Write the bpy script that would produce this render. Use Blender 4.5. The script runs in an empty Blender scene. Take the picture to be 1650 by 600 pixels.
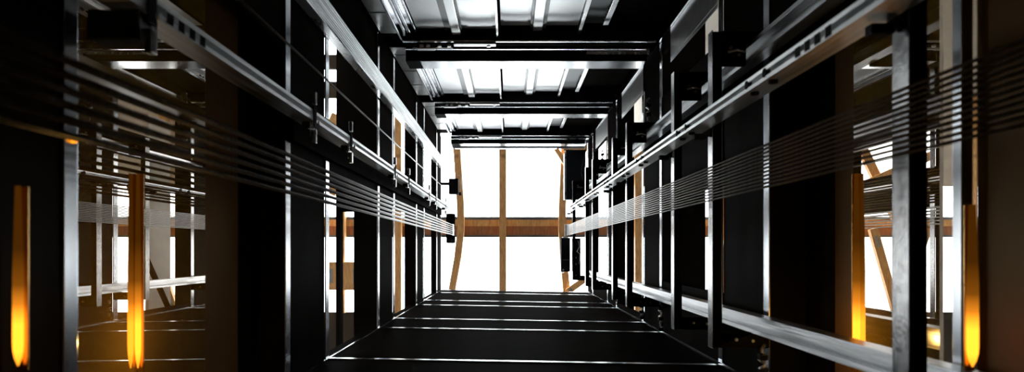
import bpy, bmesh, math, random
from mathutils import Vector, Matrix
random.seed(7)
S = bpy.context.scene
COL = S.collection
PIT = 1.0            # the camera stands this high above the pit floor

# ------------------------------------------------------------------ space
# shaft coordinates: x = right, v = towards the landing doors, d = height above the lens
def W(x, v, d):
    return Vector((x, -v, d + PIT))

# ------------------------------------------------------------------ materials
def new_mat(name):
    m = bpy.data.materials.new(name); m.use_nodes = True
    nt = m.node_tree
    return m, nt, nt.nodes['Principled BSDF']

def noise(nt, scale, detail=4, stretch=None):
    tc = nt.nodes.new('ShaderNodeTexCoord')
    mp = nt.nodes.new('ShaderNodeMapping')
    if stretch: mp.inputs['Scale'].default_value = stretch
    n = nt.nodes.new('ShaderNodeTexNoise')
    n.inputs['Scale'].default_value = scale; n.inputs['Detail'].default_value = detail
    nt.links.new(tc.outputs['Object'], mp.inputs['Vector'])
    nt.links.new(mp.outputs['Vector'], n.inputs['Vector'])
    return n

def ramp(nt, src, c0, c1, p0=0.35, p1=0.65):
    r = nt.nodes.new('ShaderNodeValToRGB')
    r.color_ramp.elements[0].position = p0; r.color_ramp.elements[0].color = (*c0, 1)
    r.color_ramp.elements[1].position = p1; r.color_ramp.elements[1].color = (*c1, 1)
    nt.links.new(src, r.inputs['Fac'])
    return r

def mat(name, c0, c1, rough=(0.4, 0.5), metal=0.0, scale=6.0, stretch=None, bump=0.0, spec=0.5, bscale=None):
    m, nt, b = new_mat(name)
    n = noise(nt, scale, 5, stretch)
    nt.links.new(ramp(nt, n.outputs['Fac'], c0, c1).outputs['Color'], b.inputs['Base Color'])
    mr = nt.nodes.new('ShaderNodeMapRange')
    mr.inputs['From Min'].default_value = 0.3; mr.inputs['From Max'].default_value = 0.7
    mr.inputs['To Min'].default_value = rough[0]; mr.inputs['To Max'].default_value = rough[1]
    nt.links.new(n.outputs['Fac'], mr.inputs['Value'])
    nt.links.new(mr.outputs['Result'], b.inputs['Roughness'])
    b.inputs['Metallic'].default_value = metal
    b.inputs['Specular IOR Level'].default_value = spec
    if bump:
        n2 = noise(nt, bscale or scale * 3, 4, stretch)
        bp = nt.nodes.new('ShaderNodeBump')
        bp.inputs['Strength'].default_value = bump; bp.inputs['Distance'].default_value = 0.01
        nt.links.new(n2.outputs['Fac'], bp.inputs['Height'])
        nt.links.new(bp.outputs['Normal'], b.inputs['Normal'])
    return m

def matt(name, c0, c1, gloss=.02, rough=.35, scale=3.0, gcol=(1, 1, 1), stretch=None):
    """dull paint: almost all diffuse, with a faint even sheen"""
    m = bpy.data.materials.new(name); m.use_nodes = True
    nt = m.node_tree; nt.nodes.clear()
    out = nt.nodes.new('ShaderNodeOutputMaterial')
    d = nt.nodes.new('ShaderNodeBsdfDiffuse')
    n = noise(nt, scale, 4, stretch)
    nt.links.new(ramp(nt, n.outputs['Fac'], c0, c1).outputs['Color'], d.inputs['Color'])
    g = nt.nodes.new('ShaderNodeBsdfGlossy'); g.inputs['Color'].default_value = (*gcol, 1)
    mr = nt.nodes.new('ShaderNodeMapRange')
    mr.inputs['To Min'].default_value = rough*.8; mr.inputs['To Max'].default_value = rough*1.2
    nt.links.new(n.outputs['Fac'], mr.inputs['Value']); nt.links.new(mr.outputs['Result'], g.inputs['Roughness'])
    mx = nt.nodes.new('ShaderNodeMixShader'); mx.inputs['Fac'].default_value = gloss
    nt.links.new(d.outputs[0], mx.inputs[1]); nt.links.new(g.outputs[0], mx.inputs[2])
    nt.links.new(mx.outputs[0], out.inputs['Surface'])
    return m

M = {}
M['black']   = matt('black_painted_steel', (.0062, .0048, .0042), (.010, .008, .007), .0035, .42)
M['blackfix']= matt('black_fittings', (.007, .007, .008), (.013, .013, .015), .012, .35, 8)
M['floor']   = mat('pit_concrete', (.30, .28, .26), (.40, .37, .34), (.7, .85), 0, 4, bump=.1)
M['hall']    = mat('hall_plaster', (.70, .66, .60), (.78, .74, .68), (.8, .9), 0, 2)
M['ceil']    = mat('dark_boarded_ceiling', (.030, .022, .015), (.045, .034, .024), (.8, .9), 0, 2)
M['galv']    = mat('galvanised_steel', (.66, .68, .70), (.74, .75, .77), (.24, .30), 1, 5, (1, 1, .2))
M['strip']   = mat('polished_frame_strip', (.43, .45, .48), (.47, .49, .52), (.18, .22), 1, 2)
M['rail']    = mat('drawn_steel_rail', (.40, .41, .42), (.70, .71, .73), (.27, .40), 1, 30, (1, 1, .03), bump=.10)
M['mainrail'] = mat('bright_steel_rail', (.62, .63, .64), (.84, .85, .86), (.28, .42), 1, 30, (1, 1, .03), bump=.10)
M['duct']    = mat('brushed_duct_steel', (.24, .245, .255), (.60, .61, .63), (.27, .40), 1, 30, (1, 1, .04), bump=.16)
M['sheet']   = mat('spangled_sheet', (.36, .36, .365), (.46, .46, .46), (.32, .42), 1, 10)
M['doorw']   = mat('pale_door_sheet', (.80, .82, .85), (.86, .88, .90), (.30, .36), .6, 1.6)
M['doorg']   = mat('grey_door_sheet', (.14, .15, .16), (.19, .20, .21), (.32, .42), .6, 2.5)
M['post']    = mat('zinc_post', (.20, .20, .205), (.29, .29, .295), (.18, .26), .95, 22, bump=.06)
M['rope']    = mat('wire_rope', (.10, .096, .092), (.19, .18, .17), (.30, .42), .85, 60, (1, 1, 1))
M['bronze']  = matt('bronze_panel', (.12, .066, .030), (.17, .095, .045), .012, .35, 2.5, (1, .75, .45), (1, .2, 1))
M['brass']   = mat('brushed_brass', (.50, .27, .08), (.62, .36, .12), (.22, .34), 1, 12, (1, .2, 1))
M['beige']   = mat('beige_board', (.55, .49, .43), (.63, .57, .50), (.6, .7), 0, 3)
M['cab']     = matt('slate_cabinet', (.022, .028, .036), (.032, .039, .048), .02, .3, 5)
M['pale']    = mat('pale_metal', (.62, .63, .64), (.75, .75, .76), (.3, .4), .7, 8)
M['copper']  = mat('copper_ring', (.6, .22, .08), (.75, .32, .12), (.25, .35), 1, 8)

def timber(name, c0, c1):
    m, nt, b = new_mat(name)
    tc = nt.nodes.new('ShaderNodeTexCoord')
    mp = nt.nodes.new('ShaderNodeMapping'); mp.inputs['Scale'].default_value = (7, .9, 7)
    nt.links.new(tc.outputs['Object'], mp.inputs['Vector'])
    n = nt.nodes.new('ShaderNodeTexNoise'); n.inputs['Scale'].default_value = 5; n.inputs['Detail'].default_value = 7
    nt.links.new(mp.outputs['Vector'], n.inputs['Vector'])
    r = ramp(nt, n.outputs['Fac'], c0, c1, .3, .7)
    vo = nt.nodes.new('ShaderNodeTexVoronoi'); vo.inputs['Scale'].default_value = 1.1
    nt.links.new(tc.outputs['Object'], vo.inputs['Vector'])
    kr = nt.nodes.new('ShaderNodeValToRGB')
    kr.color_ramp.elements[0].position = .05; kr.color_ramp.elements[0].color = (.35, .3, .25, 1)
    kr.color_ramp.elements[1].position = .11; kr.color_ramp.elements[1].color = (1, 1, 1, 1)
    nt.links.new(vo.outputs['Distance'], kr.inputs['Fac'])
    mx = nt.nodes.new('ShaderNodeMix'); mx.data_type = 'RGBA'; mx.blend_type = 'MULTIPLY'
    mx.inputs['Factor'].default_value = 1
    nt.links.new(r.outputs['Color'], mx.inputs['A']); nt.links.new(kr.outputs['Color'], mx.inputs['B'])
    nt.links.new(mx.outputs['Result'], b.inputs['Base Color'])
    b.inputs['Roughness'].default_value = .55
    return m
M['timber'] = timber('larch_timber', (.52, .25, .085), (.82, .48, .20))
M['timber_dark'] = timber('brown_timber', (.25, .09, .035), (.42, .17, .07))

def mirror_glass(name, tint, refl):
    m = bpy.data.materials.new(name); m.use_nodes = True
    nt = m.node_tree; nt.nodes.clear()
    out = nt.nodes.new('ShaderNodeOutputMaterial')
    d = nt.nodes.new('ShaderNodeBsdfDiffuse')
    n = noise(nt, 1.5, 3)
    r = ramp(nt, n.outputs['Fac'], tint, tuple(c * 1.5 for c in tint))
    nt.links.new(r.outputs['Color'], d.inputs['Color'])
    g = nt.nodes.new('ShaderNodeBsdfGlossy'); g.inputs['Roughness'].default_value = 0
    g.inputs['Color'].default_value = (1, .93, .86, 1)
    mx = nt.nodes.new('ShaderNodeMixShader'); mx.inputs['Fac'].default_value = refl
    nt.links.new(d.outputs[0], mx.inputs[1]); nt.links.new(g.outputs[0], mx.inputs[2])
    nt.links.new(mx.outputs[0], out.inputs['Surface'])
    return m
M['bronze_glass'] = mirror_glass('bronze_tinted_glass', (.38, .23, .036), .66)

def clear_glass():
    m = bpy.data.materials.new('clear_roof_glass'); m.use_nodes = True
    nt = m.node_tree; nt.nodes.clear()
    out = nt.nodes.new('ShaderNodeOutputMaterial')
    t = nt.nodes.new('ShaderNodeBsdfTransparent'); t.inputs['Color'].default_value = (.95, .97, .97, 1)
    g = nt.nodes.new('ShaderNodeBsdfGlossy'); g.inputs['Roughness'].default_value = .03
    mx = nt.nodes.new('ShaderNodeMixShader'); mx.inputs['Fac'].default_value = .06
    nt.links.new(t.outputs[0], mx.inputs[1]); nt.links.new(g.outputs[0], mx.inputs[2])
    nt.links.new(mx.outputs[0], out.inputs['Surface'])
    return m
M['glass'] = clear_glass()

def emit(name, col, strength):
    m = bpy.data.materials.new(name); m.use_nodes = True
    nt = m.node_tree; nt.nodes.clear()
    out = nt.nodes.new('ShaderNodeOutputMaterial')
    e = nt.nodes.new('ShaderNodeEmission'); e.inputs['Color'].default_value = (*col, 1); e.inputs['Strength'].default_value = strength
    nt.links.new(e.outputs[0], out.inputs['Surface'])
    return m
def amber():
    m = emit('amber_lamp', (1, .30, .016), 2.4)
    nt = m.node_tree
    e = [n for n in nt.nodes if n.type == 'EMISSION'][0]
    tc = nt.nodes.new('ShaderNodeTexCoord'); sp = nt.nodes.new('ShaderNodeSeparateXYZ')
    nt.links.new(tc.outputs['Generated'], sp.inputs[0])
    r = nt.nodes.new('ShaderNodeValToRGB')        # glow streak fading upwards, painted into the emission (generated y runs downwards)
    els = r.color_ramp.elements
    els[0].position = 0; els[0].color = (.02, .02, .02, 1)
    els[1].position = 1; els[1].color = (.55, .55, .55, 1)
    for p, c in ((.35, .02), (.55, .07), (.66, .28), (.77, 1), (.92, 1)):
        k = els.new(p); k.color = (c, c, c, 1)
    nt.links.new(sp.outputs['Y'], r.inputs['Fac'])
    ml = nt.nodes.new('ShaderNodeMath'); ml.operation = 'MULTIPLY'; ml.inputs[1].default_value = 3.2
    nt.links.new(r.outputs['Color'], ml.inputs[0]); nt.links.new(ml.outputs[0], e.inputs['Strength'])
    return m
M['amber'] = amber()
M['amber_dot'] = emit('amber_indicator', (1, .30, .012), 2.0)

# ------------------------------------------------------------------ mesh building
class B:
    """collects shapes in shaft coordinates"""
    def __init__(s): s.bm = bmesh.new()
    def hexa(s, p):
        vs = [s.bm.verts.new(W(*q)) for q in p]
        for f in ((0,1,2,3),(4,5,6,7),(0,1,5,4),(1,2,6,5),(2,3,7,6),(3,0,4,7)):
            s.bm.faces.new([vs[i] for i in f])
        return s
    def box(s, x0, x1, v0, v1, d0, d1, tilt=0.0):
        P = [(x0,v0,d0),(x1,v0,d0),(x1,v1,d0),(x0,v1,d0),(x0,v0,d1),(x1,v0,d1),(x1,v1,d1),(x0,v1,d1)]
        return s.hexa([(x, v - tilt * x, d) for x, v, d in P])
    def bbox(s, x0, x1, v0, v1, d0, d1, r=.004):
        b2 = bmesh.new()
        vs = [b2.verts.new(W(x, v, d)) for x in (x0, x1) for v in (v0, v1) for d in (d0, d1)]
        bmesh.ops.convex_hull(b2, input=vs)
        bmesh.ops.dissolve_limit(b2, angle_limit=.02, verts=b2.verts, edges=b2.edges)
        bmesh.ops.bevel(b2, geom=list(b2.edges), offset=r, segments=2, affect='EDGES', profile=.6)
        s.merge(b2); return s
    def merge(s, b2):
        me = bpy.data.meshes.new('tmp'); b2.to_mesh(me); b2.free()
        s.bm.from_mesh(me); bpy.data.meshes.remove(me)
    def prism(s, prof, d0, d1):
        """profile [(x, v)...] drawn out along d"""
        a = [s.bm.verts.new(W(x, v, d0)) for x, v in prof]
        b = [s.bm.verts.new(W(x, v, d1)) for x, v in prof]
        n = len(prof)
        for i in range(n):
            s.bm.faces.new([a[i], a[(i+1) % n], b[(i+1) % n], b[i]])
        s.bm.faces.new(a); s.bm.faces.new(b)
        return s
    def tube(s, pts, rad, seg=10):
        """pts in shaft coordinates; rad a number or a list"""
        P = [W(*p) for p in pts]; n = len(P)
        R = rad if isinstance(rad, (list, tuple)) else [rad] * n
        rings = []
        ref = Vector((.31, .87, .38)).normalized()
        for i in range(n):
            t = (P[min(i+1, n-1)] - P[max(i-1, 0)]).normalized()
            u = t.cross(ref)
            if u.length < .1: u = t.cross(Vector((1, 0, 0)))
            u.normalize(); w = t.cross(u)
            rings.append([s.bm.verts.new(P[i] + (u*math.cos(a) + w*math.sin(a)) * R[i]) for a in (2*math.pi*k/seg for k in range(seg))])
        for i in range(n-1):
            for k in range(seg):
                f = s.bm.faces.new([rings[i][k], rings[i][(k+1) % seg], rings[i+1][(k+1) % seg], rings[i+1][k]])
                f.smooth = True
        s.bm.faces.new(rings[0]); s.bm.faces.new(rings[-1])
        return s
    def bar(s, p, q, w, h, up=(0, 0, 1)):
        """square bar from p to q (shaft coordinates), w wide across, h along up"""
        a, b = W(*p), W(*q); t = (b - a).normalized()
        upv = W(*up) - W(0, 0, 0)
        sx = t.cross(upv).normalized(); sy = sx.cross(t)
        vs = []
        for c in (a, b):
            for i, j in ((-1,-1),(1,-1),(1,1),(-1,1)):
                vs.append(s.bm.verts.new(c + sx*i*w/2 + sy*j*h/2))
        for f in ((0,1,2,3),(4,5,6,7),(0,1,5,4),(1,2,6,5),(2,3,7,6),(3,0,4,7)):
            s.bm.faces.new([vs[i] for i in f])
        return s
    def mesh(s, name, origin):
        bmesh.ops.recalc_face_normals(s.bm, faces=s.bm.faces)
        bmesh.ops.translate(s.bm, vec=-origin, verts=s.bm.verts)
        me = bpy.data.meshes.new(name); s.bm.to_mesh(me); s.bm.free()
        return me

def tags(o, label=None, cat=None, group=None, kind=None):
    if label: o['label'] = label
    if cat: o['category'] = cat
    if group: o['group'] = group
    if kind: o['kind'] = kind
    return o

class Thing:
    def __init__(s, name, label, cat, base, group=None):
        s.org = W(*base)
        s.root = bpy.data.objects.new(name, None); s.root.empty_display_size = .05
        COL.objects.link(s.root); s.root.location = s.org
        tags(s.root, label, cat, group)
    def part(s, name, b, m, parent=None, label=None, kind=None):
        o = bpy.data.objects.new(name, b.mesh(name, s.org)); o.data.materials.append(M[m])
        COL.objects.link(o); o.parent = parent or s.root
        return tags(o, label, None, None, kind)

def single(name, b, m, label, cat, base, group=None):
    org = W(*base)
    o = bpy.data.objects.new(name, b.mesh(name, org)); o.data.materials.append(M[m])
    COL.objects.link(o); o.location = org
    return tags(o, label, cat, group)

def struct(name, b, m, parent=None, label=None, cat=None):
    o = bpy.data.objects.new(name, b.mesh(name, Vector((0, 0, 0)))); o.data.materials.append(M[m])
    COL.objects.link(o)
    if parent: o.parent = parent
    else: tags(o, label, cat, None, 'structure')
    return o

def copy_tree(root, loc, label=None):
    r = root.copy(); COL.objects.link(r); r.location = loc
    if label: r['label'] = label
    for ch in list(root.children):
        c = ch.copy(); COL.objects.link(c); c.parent = r
        for g in list(ch.children):
            k = g.copy(); COL.objects.link(k); k.parent = c
    return r

ORD = ['nearest', 'second', 'third', 'fourth', 'fifth', 'sixth', 'seventh', 'eighth', 'ninth', 'tenth', 'eleventh', 'twelfth']
trim_n = [0]
def trim(b, m, label, cat='metal strip'):
    trim_n[0] += 1
    return struct('trim_%d' % trim_n[0], b, m, None, label, cat)
win_n = [0]
def window(b, m, label, cat='window'):
    win_n[0] += 1
    return struct('window_%d' % win_n[0], b, m, None, label, cat)

# ------------------------------------------------------------------ sizes
L, R = -1.65, 1.92               # side walls
BK, TILT = -1.02, .017           # rear wall (slightly out of square)
T = 2.75                         # landing side
RA = [2.35, 5.6, 8.85, 12.0, 15.0]
RB = [4.6, 7.8, 11.0, 14.1]
TOPD = 15.1
ROOF = 17.0
HX, HV0, HV1 = 13.5, -7.0, 8.0

# ------------------------------------------------------------------ setting
struct('floor', B().box(-HX, HX, HV0, HV1, -1.1, -1.0), 'floor', None, 'dark concrete pit floor under the lift shaft', 'floor')
struct('wall_west', B().box(-HX-.2, -HX, HV0, HV1, -1, ROOF+.3), 'hall', None, 'pale hall wall far beyond the left side of the shaft', 'wall')
struct('wall_east', B().box(HX, HX+.2, HV0, HV1, -1, ROOF+.3), 'hall', None, 'pale hall wall far beyond the right side of the shaft', 'wall')
struct('wall_south', B().box(-HX, HX, HV0-.2, HV0, -1, ROOF+.3), 'hall', None, 'pale hall wall behind the rear of the shaft', 'wall')
struct('wall_north', B().box(-HX, HX, HV1, HV1+.2, -1, ROOF+.3), 'hall', None, 'pale hall wall behind the landing doors', 'wall')

# left wall
b = B()
for d0, d1, t in ((-1, 2.28, .06), (4.6, 5.55, .3), (7.8, 8.8, .3), (11, 11.95, .2), (14.1, 15.0, .12)):
    b.box(L-t, L, BK-.1, T+.2, d0, d1)
for d0, d1 in ((5.55, 7.8), (8.8, 11), (11.95, 14.1)):
    b.box(L-.05, L, .59, 1.18, d0, d1)
    b.box(L-.05, L, 2.0, T+.2, d0, d1)
b.box(L-.45, L-.20, BK-.1, T+.2, 4.25, 4.6)
b.box(L-.02, L, 1.5, T+.2, 2.4, 4.6)
struct('wall_left', b, 'black', None, 'black steel panelled left wall of the shaft', 'wall')
# right wall
b = B()
for d0, d1, t in ((4.6, 5.55, .55), (7.8, 8.8, .55), (11, 11.95, .3), (14.1, 15.0, .12)):
    b.box(R, R+t, BK-.2, T+.2, d0, d1)
b.box(R, R+.06, 1.4, T+.2, 2.7, 4.6)
for d0, d1, lo, hi, ulo, uhi in ((5.55, 7.8, -.4, .6, 1.9, 2.45), (8.8, 11, -.95, 1.5, 1.75, 2.3), (11.95, 14.1, -.7, 1.2, 1.7, 2.2)):
    b.box(R, R+.05, BK-.2, lo, d0, d1)
    b.box(R, R+.05, hi, ulo, d0, d1)
    b.box(R, R+.05, uhi, T+.2, d0, d1)
b.box(R+.28, R+.5, BK-.2, T+.2, 4.2, 4.6)
struct('wall_right', b, 'black', None, 'black steel panelled right wall of the shaft', 'wall')
struct('wall_rear', B().box(L-.1, R+.1, BK-.12, BK, -1, TOPD, TILT), 'black', None, 'black panelled rear wall crossed by bright strips', 'wall')
struct('wall_front', B().box(L, R, T+.06, T+.2, -1, 15.0), 'black', None, 'black backing wall behind the landing doors', 'wall')
# near bronze panels
struct('wall_left_lower', B().box(L-.2, L-.06, BK-.1, T+.2, 2.28, 2.44).box(L-.42, L-.205, BK-.1, T+.2, 3.78, 4.25), 'bronze', None, 'dark bronze panel framing the tinted glass on the left', 'wall')
struct('wall_right_lower', B().box(R, R+.08, BK-.2, T+.2, -1, 2.545).box(R+.285, R+.45, BK-.2, T+.2, 3.965, 4.195), 'bronze', None, 'dark bronze panel beside the glass on the right', 'wall')
window(B().box(L-.22, L-.20, BK-.1, T+.2, 2.44, 3.78), 'bronze_glass', 'bronze tinted glass on the left mirroring the opposite shaft wall', 'glass')
window(B().box(R+.28, R+.30, BK-.2, T+.2, 3.17, 3.96), 'bronze_glass', 'bronze tinted glass on the right mirroring timber and sky', 'glass')

# bright frame strips, ring by ring
rings = sorted([(d, 'lower') for d in RA] + [(d, 'upper') for d in RB])
for i, (d, k) in enumerate(rings):
    w = .10
    where = ORD[i] + ' from the camera'
    b = B()
    if d < 2.5: b.bbox(L-.055, L+.012, BK+.03, 1.0, 2.285, 2.36)
    else:
        b.bbox(L+.001, L+.014, BK+.03, .8, d-.05, d+.05)
        if d > 4: b.bbox(L+.001, L+.014, 1.16, T-.02, d-.05, d+.05)
    trim(b, 'strip', 'bright upright steel strip on the left wall, ' + where)
    if d < 2.5: b = B().bbox(R-.06, R-.012, BK+.0, T-.05, 2.55, 2.605)
    else: b = B().bbox(R-.014, R-.001, BK+.0, T-.02, d-.05, d+.05)
    trim(b, 'strip', 'bright upright steel strip on the right wall, ' + where)
    if d > 4:
        b = B().box(L+.03, R-.03, BK+.001, BK+.012, d-.028, d+.028, TILT)
        trim(b, 'strip', 'bright level steel strip across the rear wall, ' + where)
# corner angles
trim(B().box(L+.016, L+.032, BK+.012, BK+.04, 3.5, 15, 0), 'strip', 'thin bright corner angle where left and rear walls meet')
trim(B().box(R-.04, R-.018, BK-.012, BK+.014, 3.5, 15, 0), 'strip', 'thin bright corner angle where right and rear walls meet')
trim(B().box(R-.045, R-.022, 2.60, 2.63, 4.0, 14.8), 'strip', 'thin bright corner angle along the right top edge')
for k in range(4):
    s0 = 4.9 + 3.15*k
    trim(B().box(R-.018, R-.016, 2.2, 2.6, s0+.75, min(s0+2.4, 15)).box(R-.02, R-.016, 2.25, 2.27, s0+.75, min(s0+2.4, 15)), 'sheet', 'grey flashing sheet at the right end of landing door, %s up' % ORD[k].replace('nearest', 'first'), 'sheet')

# ------------------------------------------------------------------ glass roof on timber rafters
rafters = [-9.2, -8.0, -6.75, -4.6, -3.05, -1.45, -.17, 1.52, 3.55, 5.8, 7.9, 10.0, 12.75]
xs = [-HX] + rafters + [HX]
for (x0, x1, v0, v1, nm) in ((-HX, HX, -1.75, .55, 'below the purlin'), (-HX, 2.7, .55, 4.2, 'above the purlin'), (2.7, HX, .55, 1.75, 'above the purlin beyond the right wall'),
                             (-HX, 1.5, 4.65, 5.0, 'in the nearer narrow slot'), (-HX, 1.5, 5.4, 5.9, 'in the farther narrow slot')):
    window(B().box(x0+.002, x1-.002, v0+.002, v1-.002, ROOF+.25, ROOF+.265), 'glass', 'bright strip of roof glass ' + nm, 'roof glass')
b = B().box(-HX, HX, HV0, -1.75, ROOF+.2, ROOF+.3).box(-HX, 2.7, 4.2, 4.65, ROOF+.2, ROOF+.3).box(-HX, 1.5, 5.0, 5.4, ROOF+.2, ROOF+.3).box(-HX, 1.5, 5.9, HV1, ROOF+.2, ROOF+.3)
b.box(1.5, 2.7, 4.65, HV1, ROOF+.2, ROOF+.3)
struct('ceiling_boards', B().box(2.7, HX, 1.75, HV1, ROOF+.24, ROOF+.3), 'beige', None, 'pale boarded ceiling beyond the right wall of the shaft', 'ceiling')
struct('ceiling', b, 'ceil', None, 'dark boarded hall ceiling around the roof glass', 'ceiling')
for i, x in enumerate(rafters):
    b = B()
    if abs(x+1.45) < .01:      # the bowed one
        pts = [(-1.70, -1.75), (-1.56, -1.1), (-1.40, -.2), (-1.32, .55), (-1.33, 1.2), (-1.42, 2.6), (-1.5, 4.2)]
    elif abs(x-1.52) < .01:
        pts = [(1.62, -1.75), (1.58, -1.1), (1.50, -.2), (1.46, .55), (1.47, 1.2), (1.53, 2.6), (1.6, 4.2)]
    else:
        pts = [(x, -1.75), (x, 4.2)]
    hw = .095
    n = len(pts)
    vs = []
    for px, pv in pts:
        vs.append([b.bm.verts.new(W(px+dx, pv, ROOF+dd)) for dx, dd in ((-hw, 0), (hw, 0), (hw, .22), (-hw, .22))])
    for j in range(n-1):
        for q in range(4):
            b.bm.faces.new([vs[j][q], vs[j][(q+1)%4], vs[j+1][(q+1)%4], vs[j+1][q]])
    b.bm.faces.new(vs[0]); b.bm.faces.new(vs[-1])
    lab = {-1.45: 'bowed orange timber rafter at the left of the skylight', -.17: 'straight orange timber rafter in the middle of the skylight',
           1.52: 'bowed orange timber rafter at the right of the skylight'}.get(x)
    if not lab:
        k = sorted([q for q in rafters if (q < -2) == (x < -2) and abs(q) > 2], key=abs).index(x)
        lab = 'orange timber rafter beyond the %s shaft wall, %s out from the shaft' % ('left' if x < 0 else 'right', ORD[k].replace('nearest', 'first'))
    single('timber_rafter', b, 'timber', lab, 'rafter', (x, -1.75, ROOF), 'timber rafters under the roof glass')
# the purlin runs between them in two courses
t = Thing('timber_purlin', 'long level orange timber purlin crossing the skylight', 'beam', (0, .38, ROOF+.1))
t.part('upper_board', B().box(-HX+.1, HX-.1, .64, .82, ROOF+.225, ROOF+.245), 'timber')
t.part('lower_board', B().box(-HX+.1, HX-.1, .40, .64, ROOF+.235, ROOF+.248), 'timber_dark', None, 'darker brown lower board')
trim(B().box(-HX, HX, .82, .90, ROOF+.23, ROOF+.249), 'doorg', 'grey glazing bar along the upper edge of the purlin', 'glazing bar')
trim(B().box(-HX, HX, .33, .40, ROOF+.23, ROOF+.249), 'doorg', 'grey glazing bar along the lower edge of the purlin', 'glazing bar')
# braces
def brace(p, q, w, lab):
    t = Thing('timber_brace', lab, 'brace', p, 'timber braces')
    t.part('strut', B().bar(p, q, w, .12), 'timber')
    for a, c in ((p, q), (q, p)):
        e = tuple(a[i] + (c[i]-a[i])*.08 for i in range(3)); f = tuple(a[i] + (c[i]-a[i])*.2 for i in range(3))
        t.part('mounting_plate', B().bar((e[0], e[1], e[2]-.064), (f[0], f[1], f[2]-.064), w*.5, .006), 'sheet')
brace((1.22, 2.82, 16.85), (1.55, 2.30, 16.85), .12, 'short diagonal timber brace at the upper right corner of skylight')
brace((1.46, 2.74, 16.7), (2.3, 2.74, 16.7), .2, 'level timber block behind the dark cabinet at upper right')
brace((1.60, -1.15, 16.85), (2.15, -.75, 16.85), .16, 'short diagonal timber brace at the lower right corner of skylight')
brace((-5.33, .55, 16.6), (-6.03, -1.92, 16.6), .22, 'long diagonal timber brace beyond the left wall seen mirrored')
brace((-6.68, .55, 16.42), (-6.0, -1.15, 16.42), .20, 'diagonal timber brace meeting the long one beyond the left wall')
brace((-4.6, 3.6, 16.6), (-6.0, .75, 16.6), .24, 'diagonal timber brace above the purlin beyond the left wall')
brace((-6.8, 2.5, 16.4), (-4.55, 1.5, 16.4), .22, 'shallow timber brace above the purlin beyond the left wall')
brace((6.4, 1.75, 16.6), (5.2, -1.8, 16.6), .24, 'diagonal timber brace beyond the right wall')
brace((-4.9, -.72, 16.7), (-4.0, -.72, 16.7), .75, 'broad timber board between the rafters seen through the left opening')
# hall pieces beyond the openings
t = Thing('floor_beam', 'black steel beam seen through the opening of left wall', 'beam', (-2.6, BK, 9.3))
t.part('web', B().bbox(-2.595, -2.53, -2.4, 1.15, 9.3, 9.48, .01), 'black')
t.part('upper_mounting_plate', B().box(-2.62, -2.2, 1.15, 3.6, 9.42, 9.48), 'black')
t.part('gusset', B().box(-2.529, -2.32, .57, 1.149, 9.42, 9.48), 'black')
b = B().box(2.98, 3.04, -1.5, 2.5, 11.5, 12.25)
t = Thing('beige_board', 'pale beige parapet board beyond the right wall opening', 'board', (3, -1.5, 11.5))
t.part('panel', b, 'beige'); t.part('mounting_rail', B().box(3.041, 3.08, -1.4, 2.4, 11.8, 11.9), 'sheet')
b = B().box(2.98, 3.04, 2.9, 3.9, 8.5, 15.5)
t = Thing('beige_board', 'beige fascia board high beyond the upper right openings', 'board', (3, 2.9, 8.5))
t.part('panel', b, 'beige'); t.part('mounting_rail', B().box(3.041, 3.08, 3.3, 3.4, 8.6, 15.4), 'sheet')
t = Thing('steel_brace', 'thin dark steel brace in front of the beige parapet board', 'brace', (2.7, .3, 10.6))
t.part('strut', B().bar((2.7, .3, 10.6), (2.75, -1.3, 11.9), .07, .07), 'black')
t.part('mounting_plate', B().box(2.66, 2.74, .3, .5, 10.55, 10.62), 'black')

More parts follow.
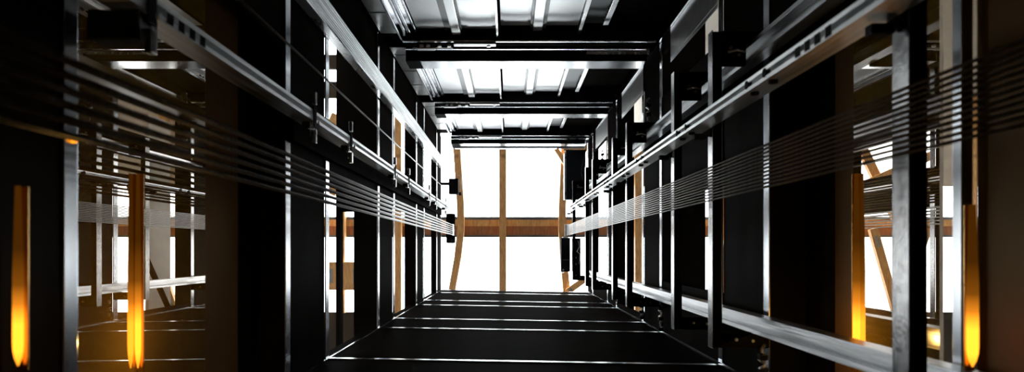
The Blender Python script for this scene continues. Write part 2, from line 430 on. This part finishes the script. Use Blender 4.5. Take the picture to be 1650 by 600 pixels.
# ------------------------------------------------------------------ landing doors along the front wall
def landing_door(k):
    s = 4.9 + 3.15*k
    d0, d1 = s+.36, s+2.65
    o = ORD[k].replace('nearest', 'lowest')
    t = Thing('landing_door', 'pale sheet metal landing door seen from behind, %s of the three' % o, 'door', (0, T, d0), 'landing doors')
    # slow leaf with centre stiffener and edge profile
    lf = t.part('door_leaf', B().bbox(-1.12, -.15, 2.69, 2.705, d0, d1, .003).box(-1.12, -.78, 2.682, 2.688, d0+.1, d1-.04).box(-.50, -.20, 2.682, 2.688, d0+.1, d1-.08), 'doorw')
    t.part('stiffener', B().bbox(-.70, -.59, 2.64, 2.688, d0, d1+.09, .012), 'doorw', lf)
    t.part('edge_profile', B().bbox(-.155, -.128, 2.62, 2.70, d0, d1+.18, .004), 'galv', lf)
    t.part('shadow_gap', B().box(-.588, -.57, 2.672, 2.689, d0, d1+.04).box(-.78, -.70, 2.675, 2.681, d0, d1+.02), 'doorg', lf)
    # quick leaf
    lf = t.part('door_leaf', B().bbox(-.10, .84, 2.725, 2.74, d0, d1, .003).box(-.06, .22, 2.717, 2.723, d0+.1, d1-.05).box(.46, .82, 2.717, 2.723, d0+.1, d1-.05), 'doorw')
    t.part('stiffener', B().bbox(.29, .41, 2.68, 2.723, d0, d1+.07, .012), 'doorw', lf)
    t.part('edge_profile', B().bbox(.845, .885, 2.66, 2.74, d0, d1+.12, .004), 'galv', lf)
    t.part('shadow_gap', B().box(.415, .45, 2.700, 2.716, d0, d1+.02).box(.26, .287, 2.700, 2.716, d0, d1+.02), 'doorg', lf)
    t.part('fixed_panel', B().box(.89, 1.16, 2.755, 2.77, d0, d1), 'doorg', None, 'dark grey fixed panel')
    pr = B().bbox(1.13, 1.19, 2.69, 2.75, d0, d1-.1, .004)
    t.part('perforated_profile', pr, 'galv')
    for q in range(10): t.part('slot_hole', B().box(1.124, 1.129, 2.71, 2.73, d1-.2-q*.09, d1-.16-q*.09), 'blackfix')
    t.part('blank_panel', B().box(1.19, R-.05, 2.765, 2.78, d0, d1+.4), 'black')
    # left jamb: ridged galvanised channel and cover sheet
    j = B()
    for x0, x1, v in ((-1.16, -1.13, 2.66), (-1.24, -1.20, 2.64), (-1.29, -1.26, 2.655), (-1.37, -1.34, 2.64)):
        j.bbox(x0, x1, v, 2.74, d0, d1+.3, .006)
    j.box(-1.38, -1.13, 2.70, 2.74, d0, d1+.3)
    t.part('jamb', j, 'strip')
    c = B().box(-1.62, -1.385, 2.735, 2.745, d0, d1+.3)
    for q in range(3): c.box(-1.62, -1.385, 2.728, 2.734, d0+.3+q*.8, d0+.33+q*.8)
    t.part('cover_sheet', c, 'sheet')
    # header with running gear
    h = t.part('header', B().box(-1.3, R-.06, 2.56, 2.79, d1+.2, s+3.12), 'blackfix')
    t.part('track', B().bbox(-1.3, R-.12, 2.54, 2.555, d1+.03, d1+.07, .003), 'galv', h)
    t.part('hanger_bar', B().bbox(-.68, -.16, 2.515, 2.53, d1+.05, d1+.15, .005), 'pale', h)
    for x in (-1.08, -1.0, -.86, -.74, -.25):
        t.part('hanger_roller', B().tube([(x, 2.505, d1+.13), (x, 2.53, d1+.13)], .026, 12), 'pale', h)
    t.part('belt', B().box(-1.2, -.7, 2.505, 2.514, d1+.17, d1+.20), 'sheet', h)
    t.part('belt_clamp', B().box(-1.14, -.92, 2.49, 2.504, d1+.15, d1+.22), 'sheet', h)
for k in range(3): landing_door(k)
# sills
for k in range(4):
    s = 4.9 + 3.15*k
    if k == 0: continue
    o = ['', 'nearest', 'middle', 'farthest'][k]
    t = Thing('door_sill', 'black door sill beam with a bright lower edge, %s of the three' % o, 'sill', (0, 2.5, s), 'door sills')
    t.part('beam', B().bbox(-1.15, R-.13, 2.452, 2.60, s, s+.34, .006), 'black')
    t.part('face_plate', B().box(-1.15, R-.13, 2.443, 2.450, s+.01, s+.34), 'strip')
    t.part('end_bracket', B().bbox(-1.34, -1.152, 2.44, 2.62, s, s+.34, .008), 'blackfix')
    t.part('edge_strip', B().bbox(-1.3, R-.16, 2.50, 2.512, s-.30, s-.268, .003), 'galv')
    for x in (-.18, .93): t.part('screw', B().box(x, x+.02, 2.56, 2.60, s-.012, s-.002), 'pale')
t = Thing('toothed_lock_bar', 'pale toothed bar lying on the nearest door sill at right', 'bar', (1.0, 2.5, 8.03))
t.part('bar', B().bbox(1.0, 1.78, 2.525, 2.55, 7.95, 8.032, .004), 'pale')
t.part('end_mount', B().bbox(1.0, 1.08, 2.505, 2.55, 7.93, 7.949, .004), 'pale')
for i in range(9): t.part('tooth', B().box(1.12+i*.07, 1.15+i*.07, 2.505, 2.5245, 7.95, 7.98), 'pale')
t.part('end_mount', B().bbox(1.78, 1.80, 2.505, 2.55, 7.94, 7.99, .004), 'pale')
# head of the shaft over the last door
t = Thing('head_beam', 'dark steel head beam above the topmost landing door', 'beam', (0, 2.5, 14.8))
t.part('beam', B().bbox(-1.35, R-.1, 2.44, 2.78, 14.72, 15.05, .006), 'blackfix')
t.part('edge_strip', B().bbox(-1.3, 1.15, 2.425, 2.438, 14.88, 15.05, .003), 'pale')

# ------------------------------------------------------------------ guide rails
def channel(xb, xf, v0, v1, th=.012, lip=.02):
    """C section with its back at xb, opening towards xf"""
    sg = 1 if xf > xb else -1
    return [(xb, v0), (xf, v0), (xf, v0+lip), (xf-sg*th, v0+lip), (xf-sg*th, v0+th), (xb+sg*th, v0+th),
            (xb+sg*th, v1-th), (xf-sg*th, v1-th), (xf-sg*th, v1-lip), (xf, v1-lip), (xf, v1), (xb, v1)]
def rail(lab, prof, d1, bolts=None, slots=None, xb=0):
    vm = sum(p[1] for p in prof)/len(prof); xm = sum(p[0] for p in prof)/len(prof)
    t = Thing('guide_rail', lab, 'rail', (xm, vm, -1), None)
    t.part('profile', B().prism(prof, -1.0, d1), 'mainrail' if vm > .7 and vm < 1.1 else 'rail')
    v0 = min(p[1] for p in prof); v1 = max(p[1] for p in prof)
    xf = prof[1][0]; sg = 1 if prof[1][0] > prof[0][0] else -1
    for dj in (bolts or []):
        for dd in (-.12, .12):
            for (xa, va, xb2, vb) in ((xf-sg*.045, v0, xf-sg*.045, v0-.014), (xf-sg*.022, (v0+v1)/2+.004, xf+sg*.004, (v0+v1)/2+.004)):
                t.part('bolt', B().tube([(xa, va, dj+dd), (xb2, vb, dj+dd)], 0.024, 8), 'blackfix')
    for dj in (slots or []):
        for q in range(4): t.part('slot', B().box(xf+sg*.001, xf+sg*.004, v0+.006, v0+.05, dj+q*.09, dj+.045+q*.09), 'blackfix')
    return t
rail('long steel guide rail on the left wall just above the ropes', channel(-1.52, -1.39, .915, .992, .012, .022), 15.4, None, [2.52])
rail('long bolted steel guide rail in front of the right posts', channel(1.44, 1.31, .866, .935, .012, .02), 14.2, [3.3, 4.72, 6.25, 7.2, 8.4, 9.6, 10.8, 12.0, 13.0], [2.52])
rail('upper steel guide rail behind the posts of right wall', channel(1.84, 1.74, 1.365, 1.50, .012, .03), 14.0, None, None)
rail('lower steel guide rail behind the posts of right wall', channel(1.84, 1.74, -.60, -.475, .012, .03), 14.0, None, None)
# ribbed duct high on the left wall
pr = [(-1.62, 1.91)]
n = 9
for i in range(n):
    a = 1.91 + (2.15-1.91)*i/n; w = (2.15-1.91)/n
    pr += [(-1.56, a+.002), (-1.55, a+w*.3), (-1.55, a+w*.7), (-1.56, a+w-.002)]
pr += [(-1.62, 2.15)]
t = Thing('cable_duct', 'wide ribbed steel cable duct running up the left wall', 'duct', (-1.59, 2.0, -1))
t.part('ribbed_cover', B().prism(pr, -1, 14.4), 'duct')
t.part('edge_flange', B().box(-1.62, -1.535, 1.89, 1.905, -1, 14.4), 'galv')
# backing board behind the left rail
t = Thing('backing_board', 'black board behind the left guide rail', 'board', (-1.61, .97, 4.6))
t.part('panel', B().box(-1.628, -1.60, .81, 1.15, 4.62, 14.8), 'black')
t.part('mounting_rail', B().box(-1.636, -1.629, .95, 1.0, 4.7, 14.7), 'blackfix')

# rail brackets on the left
def left_bracket(i, d):
    t = Thing('rail_bracket', 'small black rail bracket with pale studs on left rail, %s from the camera' % ORD[i], 'bracket', (-1.42, .9, d), 'left rail brackets')
    t.part('clip', B().bbox(-1.598 if d < 3 else -1.47, -1.40, .80 if d < 3 else .865, .910, d-.05 if d < 3 else d-.02, d+.05 if d < 3 else d+.02, .006), 'blackfix')
    t.part('strap', B().bbox(-1.386, -1.376, .86 if d > 3 else .87, 1.02, d-.03, d+.03, .004), 'blackfix')
    t.part('stud', B().bbox(-1.40, -1.37, 1.03, 1.12, d-.02, d+.02, .006), 'post')
    t.part('stud', B().bbox(-1.40, -1.37, .755, .85, d-.02, d+.02, .006), 'post')
    t.part('bolt', B().tube([(-1.358, .90, d), (-1.345, .90, d)], .016, 6), 'pale')
    t.part('end_plate', B().box(-1.399, -1.392, .79, .90, d-.06, d+.06), 'post')
for i, d in enumerate([2.4, 4.42, 5.44, 7.55, 8.6, 10.8, 11.8, 13.6]): left_bracket(i, d)

# bracket posts on the right, one per frame ring
def right_post(i, d):
    t = Thing('bracket_post', 'grey steel bracket post before the right wall, %s from the camera' % ORD[i], 'post', (1.5, -.725, d), 'bracket posts on the right')
    t.part('upright', B().bbox(1.482, 1.487, -.725, 1.6, d-.05, d+.05, .002), 'post')
    t.part('rail_web', B().bbox(1.488, 1.556, -.72, 1.59, d-.045, d+.04, .006), 'black', None, 'black web')
    t.part('top_plate', B().box(1.558, 1.90, 1.53, 1.60, d-.03, d+.02), 'black')
    t.part('gusset', B().box(1.558, 1.735, 1.35, 1.529, d-.03, d+.02), 'black')
    t.part('foot_plate', B().box(1.558, 1.90, -.725, -.615, d-.03, d+.02), 'black')
    t.part('rail_clip', B().bbox(1.446, 1.478, .83, .97, d-.03, d+.03, .005), 'blackfix')
    t.part('rail_clip', B().bbox(1.36, 1.445, .81, .85, d-.025, d+.025, .005), 'blackfix')
    for x, v in ((1.62, 1.47), (1.68, 1.42), (1.66, -.66), (1.78, -.67)):
        t.part('bolt', B().tube([(x, v, d-.05), (x, v, d-.031)], .012, 6), 'sheet')
    t.part('hook', B().tube([(1.60, 1.44, d-.04), (1.66, 1.45, d-.06), (1.72, 1.44, d-.05)], .009, 6), 'pale')
for i, d in enumerate([2.35, 4.57, 5.62, 7.85, 8.9, 11.05, 12.05, 14.5]): right_post(i, d)

# hanging chain-like cable clips along the right wall
def clip_strip(i, x, v0, v1, d):
    t = Thing('cable_clip_strip', 'short wavy pale cable strip on the right wall, %s from the camera' % ORD[i], 'cable', (x, v0, d), 'wavy cable strips')
    n = 14; pts = []
    for q in range(n+1):
        a = q/n
        pts.append((x + .018*math.sin(q*1.9), v0 + (v1-v0)*a, d + .02*math.cos(q*1.3)))
    t.part('strip', B().tube(pts, .014, 8), 'pale')
    for q in (0, 5, 10): t.part('clip_mount', B().bbox(x-.03, x+.03, v0+(v1-v0)*q/n-.02, v0+(v1-v0)*q/n+.02, d-.03, d+.03, .005), 'blackfix')
for i, (x, v0, v1, d) in enumerate([(1.84, -.99, -.70, 4.5), (1.86, -.98, -.62, 7.6), (1.84, 1.66, 2.0, 8.2), (1.84, -.95, -.72, 8.6), (1.84, 1.65, 1.95, 12.2)]):
    clip_strip(i, x, v0, v1, d)

# ------------------------------------------------------------------ ropes
def rope(pts, r, lab, grp):
    b = B().tube(pts, r, 8)
    single('wire_rope', b, 'rope', lab, 'rope', pts[0], grp)
for i in range(6):
    v = .335 + (.552-.335)*(5-i)/5
    rope([(-1.28, v, -1), (-1.28, v, 14.0)], .0085, 'left front suspension rope, %s from the top of its row' % ORD[i].replace('nearest', 'first'), 'left front ropes')
for i in range(6):
    v = .345 + (.575-.345)*(5-i)/5
    rope([(-1.36, v, -1), (-1.36, v, 14.0)], .006, 'thinner left rear suspension rope, %s from the top of its row' % ORD[i].replace('nearest', 'first'), 'left rear ropes')
for i in range(12):
    v = .335 + (.56-.335)*(11-i)/11
    rope([(1.38, v, -1), (1.38, v, 14.6)], .0065, 'right suspension rope, %s from the top of its row' % ORD[i].replace('nearest', 'first'), 'right suspension ropes')
rope([(-1.5, 1.39, -1), (-1.5, 1.40, 8), (-1.5, 1.42, 13.9)], .0085, 'single governor rope between duct and guide rail on left', None)

# rope ends
t = Thing('rope_hitch', 'black rope hitch block where the left ropes end', 'hitch', (-1.34, .14, 14.4))
t.part('block', B().bbox(-1.46, -1.25, .14, .83, 14.4, 14.55, .03), 'blackfix')
for i in range(6):
    v = .335 + (.552-.335)*i/5
    t.part('socket', B().tube([(-1.28, v, 14.02), (-1.28, v, 14.12), (-1.28, v, 14.16), (-1.28, v, 14.395)], [.010, .020, .024, .018], 10), 'pale')
    t.part('spring_ring', B().tube([(-1.28, v, 13.9), (-1.28, v, 13.94)], .013, 8), 'copper') if i in (1, 3, 5) else None
t = Thing('rope_hitch', 'pale rope end plate where the right ropes stop', 'hitch', (1.4, .3, 14.65))
t.part('plate', B().bbox(1.33, 1.46, .31, .59, 14.75, 14.8, .01), 'pale')
for i in range(12):
    v = .335 + (.56-.335)*i/11
    t.part('socket', B().tube([(1.38, v, 14.62), (1.38, v, 14.745)], .009, 8), 'pale')

# ------------------------------------------------------------------ boxes at the shaft head
t = Thing('limit_switch_box', 'small dark box with a wire handle at top left', 'box', (-1.24, 1.3, 14))
t.part('housing', B().bbox(-1.36, -1.14, 1.25, 1.60, 14.0, 14.2, .015), 'cab')
t.part('lid', B().bbox(-1.35, -1.15, 1.27, 1.58, 13.975, 13.995, .008), 'blackfix')
t.part('wire_handle', B().tube([(-1.14, 1.30, 14.05), (-1.10, 1.30, 14.05), (-1.085, 1.36, 14.05), (-1.085, 1.58, 14.05), (-1.10, 1.66, 14.05), (-1.16, 1.68, 14.05)], .007, 8), 'pale')
t.part('plug', B().bbox(-1.13, -1.08, 1.22, 1.29, 14.0, 14.1, .008), 'blackfix')
t.part('mount_arm', B().box(-1.60, -1.361, 1.46, 1.52, 14.08, 14.12), 'black')

t = Thing('control_cabinet', 'tall slate grey control cabinet at the upper right of skylight', 'cabinet', (1.6, 1.18, 14.75))
t.part('body', B().bbox(1.355, 1.825, 1.19, 2.37, 14.75, 15.05, .012), 'cab')
t.part('side_flange', B().bbox(1.325, 1.353, 1.19, 2.3, 14.80, 15.05, .004), 'pale')
t.part('mount_foot', B().box(1.5, 1.6, 1.17, 1.19, 14.8, 15.0), 'blackfix')
t.part('label_plate', B().box(1.68, 1.78, 1.36, 1.43, 14.744, 14.749), 'blackfix')
t.part('hinge', B().tube([(1.345, 1.30, 14.75), (1.345, 1.36, 14.75)], .012, 8), 'blackfix')
t.part('hinge', B().tube([(1.345, 2.15, 14.75), (1.345, 2.21, 14.75)], .012, 8), 'blackfix')
t = Thing('cable', 'thin dark cable looping down beside the control cabinet', 'cable', (1.75, 2.3, 13.9))
t.part('run', B().tube([(1.74, 2.38, 13.9), (1.72, 2.2, 13.9), (1.66, 1.95, 13.9), (1.62, 1.75, 13.9), (1.66, 1.6, 13.9), (1.70, 1.5, 13.95)], .011, 8), 'blackfix')
t.part('end_clip', B().bbox(1.71, 1.77, 2.38, 2.46, 13.87, 13.93, .01), 'pale')

t = Thing('switch_box', 'slate grey switch box at the lower right of skylight', 'box', (1.36, -.55, 14.85))
t.part('body', B().bbox(1.25, 1.465, -.54, .275, 14.85, 15.05, .012), 'cab')
t.part('lid_edge', B().box(1.29, 1.44, -.26, -.25, 14.844, 14.849), 'pale')
t.part('gland', B().tube([(1.30, -.57, 14.95), (1.30, -.49, 14.83)], .02, 8), 'pale')
t.part('mount_bracket', B().box(1.29, 1.42, .276, .295, 14.85, 15.0), 'pale')
t = Thing('switch_box', 'narrow black switch box with pale cables next to slate one', 'box', (1.6, -.7, 14.62))
t.part('body', B().bbox(1.50, 1.69, -.72, .26, 14.62, 14.82, .012), 'blackfix')
t.part('cable', B().tube([(1.63, .2, 14.59), (1.66, .05, 14.59), (1.60, -.05, 14.57), (1.67, -.12, 14.57), (1.65, -.35, 14.59)], .013, 8), 'pale')
for v in (-.2, -.35, -.62): t.part('screw', B().tube([(1.57, v, 14.6), (1.57, v, 14.619)], .02, 8), 'pale')
# ------------------------------------------------------------------ amber lamps by the pit
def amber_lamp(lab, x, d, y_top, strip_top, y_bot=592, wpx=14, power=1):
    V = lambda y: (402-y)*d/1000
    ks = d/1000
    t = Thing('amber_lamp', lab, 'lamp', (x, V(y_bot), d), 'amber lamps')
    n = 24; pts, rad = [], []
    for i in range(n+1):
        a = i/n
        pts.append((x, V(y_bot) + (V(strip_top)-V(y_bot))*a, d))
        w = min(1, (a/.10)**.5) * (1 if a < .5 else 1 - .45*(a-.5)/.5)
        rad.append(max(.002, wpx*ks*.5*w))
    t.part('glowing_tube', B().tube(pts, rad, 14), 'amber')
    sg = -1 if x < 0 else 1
    t.part('brass_reflector', B().bbox(x-.02, x+.02, V(600), V(strip_top), d+.014, d+.02, .002), 'brass')  # brass strip placed behind the tube to reflect its glow
    ld = bpy.data.lights.new('amber_fill', 'POINT'); ld.color = (1, .58, .16); ld.energy = 2.4 * power; ld.shadow_soft_size = 0  # unseen point light added off the tube to warm nearby glass and panels
    lo = bpy.data.objects.new('amber_fill', ld); COL.objects.link(lo); lo.parent = t.root
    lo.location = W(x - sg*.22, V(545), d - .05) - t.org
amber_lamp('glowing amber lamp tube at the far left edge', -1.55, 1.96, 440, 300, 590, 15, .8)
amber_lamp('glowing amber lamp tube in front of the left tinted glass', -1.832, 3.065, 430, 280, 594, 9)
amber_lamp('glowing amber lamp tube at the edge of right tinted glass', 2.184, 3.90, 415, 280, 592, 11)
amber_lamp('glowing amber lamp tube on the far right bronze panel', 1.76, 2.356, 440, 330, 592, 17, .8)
t = Thing('indicator_light', 'tiny amber indicator light on the nearest left strip', 'light', (-1.63, .41, 2.35))
t.part('dome', B().tube([(-1.638, .41, 2.33), (-1.628, .41, 2.33), (-1.618, .41, 2.33)], [.012, .012, .006], 12), 'amber_dot')
t.part('bezel', B().tube([(-1.6405, .41, 2.33), (-1.6385, .41, 2.33)], .017, 12), 'blackfix')

# ------------------------------------------------------------------ daylight
w = bpy.data.worlds.new('overcast_sky'); S.world = w; w.use_nodes = True
bg = w.node_tree.nodes['Background']
bg.inputs['Color'].default_value = (.97, .99, 1, 1); bg.inputs['Strength'].default_value = 9.0

# ------------------------------------------------------------------ camera
cd = bpy.data.cameras.new('camera'); cam = bpy.data.objects.new('camera', cd); COL.objects.link(cam)
cam.location = (0, 0, PIT); cam.rotation_euler = (math.pi, 0, 0)
cd.sensor_fit = 'HORIZONTAL'; cd.sensor_width = 36; cd.lens = 36*1000/1650
cd.shift_x = 5/1650; cd.shift_y = 102/1650
cd.clip_start = .02; cd.clip_end = 200
cd.dof.use_dof = True; cd.dof.focus_distance = 9.0; cd.dof.aperture_fstop = 1.6
S.camera = cam
S.view_settings.view_transform = 'Standard'; S.view_settings.look = 'None'
S.view_settings.exposure = 0; S.view_settings.gamma = 1; S.view_settings.use_curve_mapping = False
S.cycles.use_denoising = True
S.cycles.max_bounces = 10; S.cycles.glossy_bounces = 6; S.cycles.transparent_max_bounces = 12
S.cycles.sample_clamp_indirect = 8
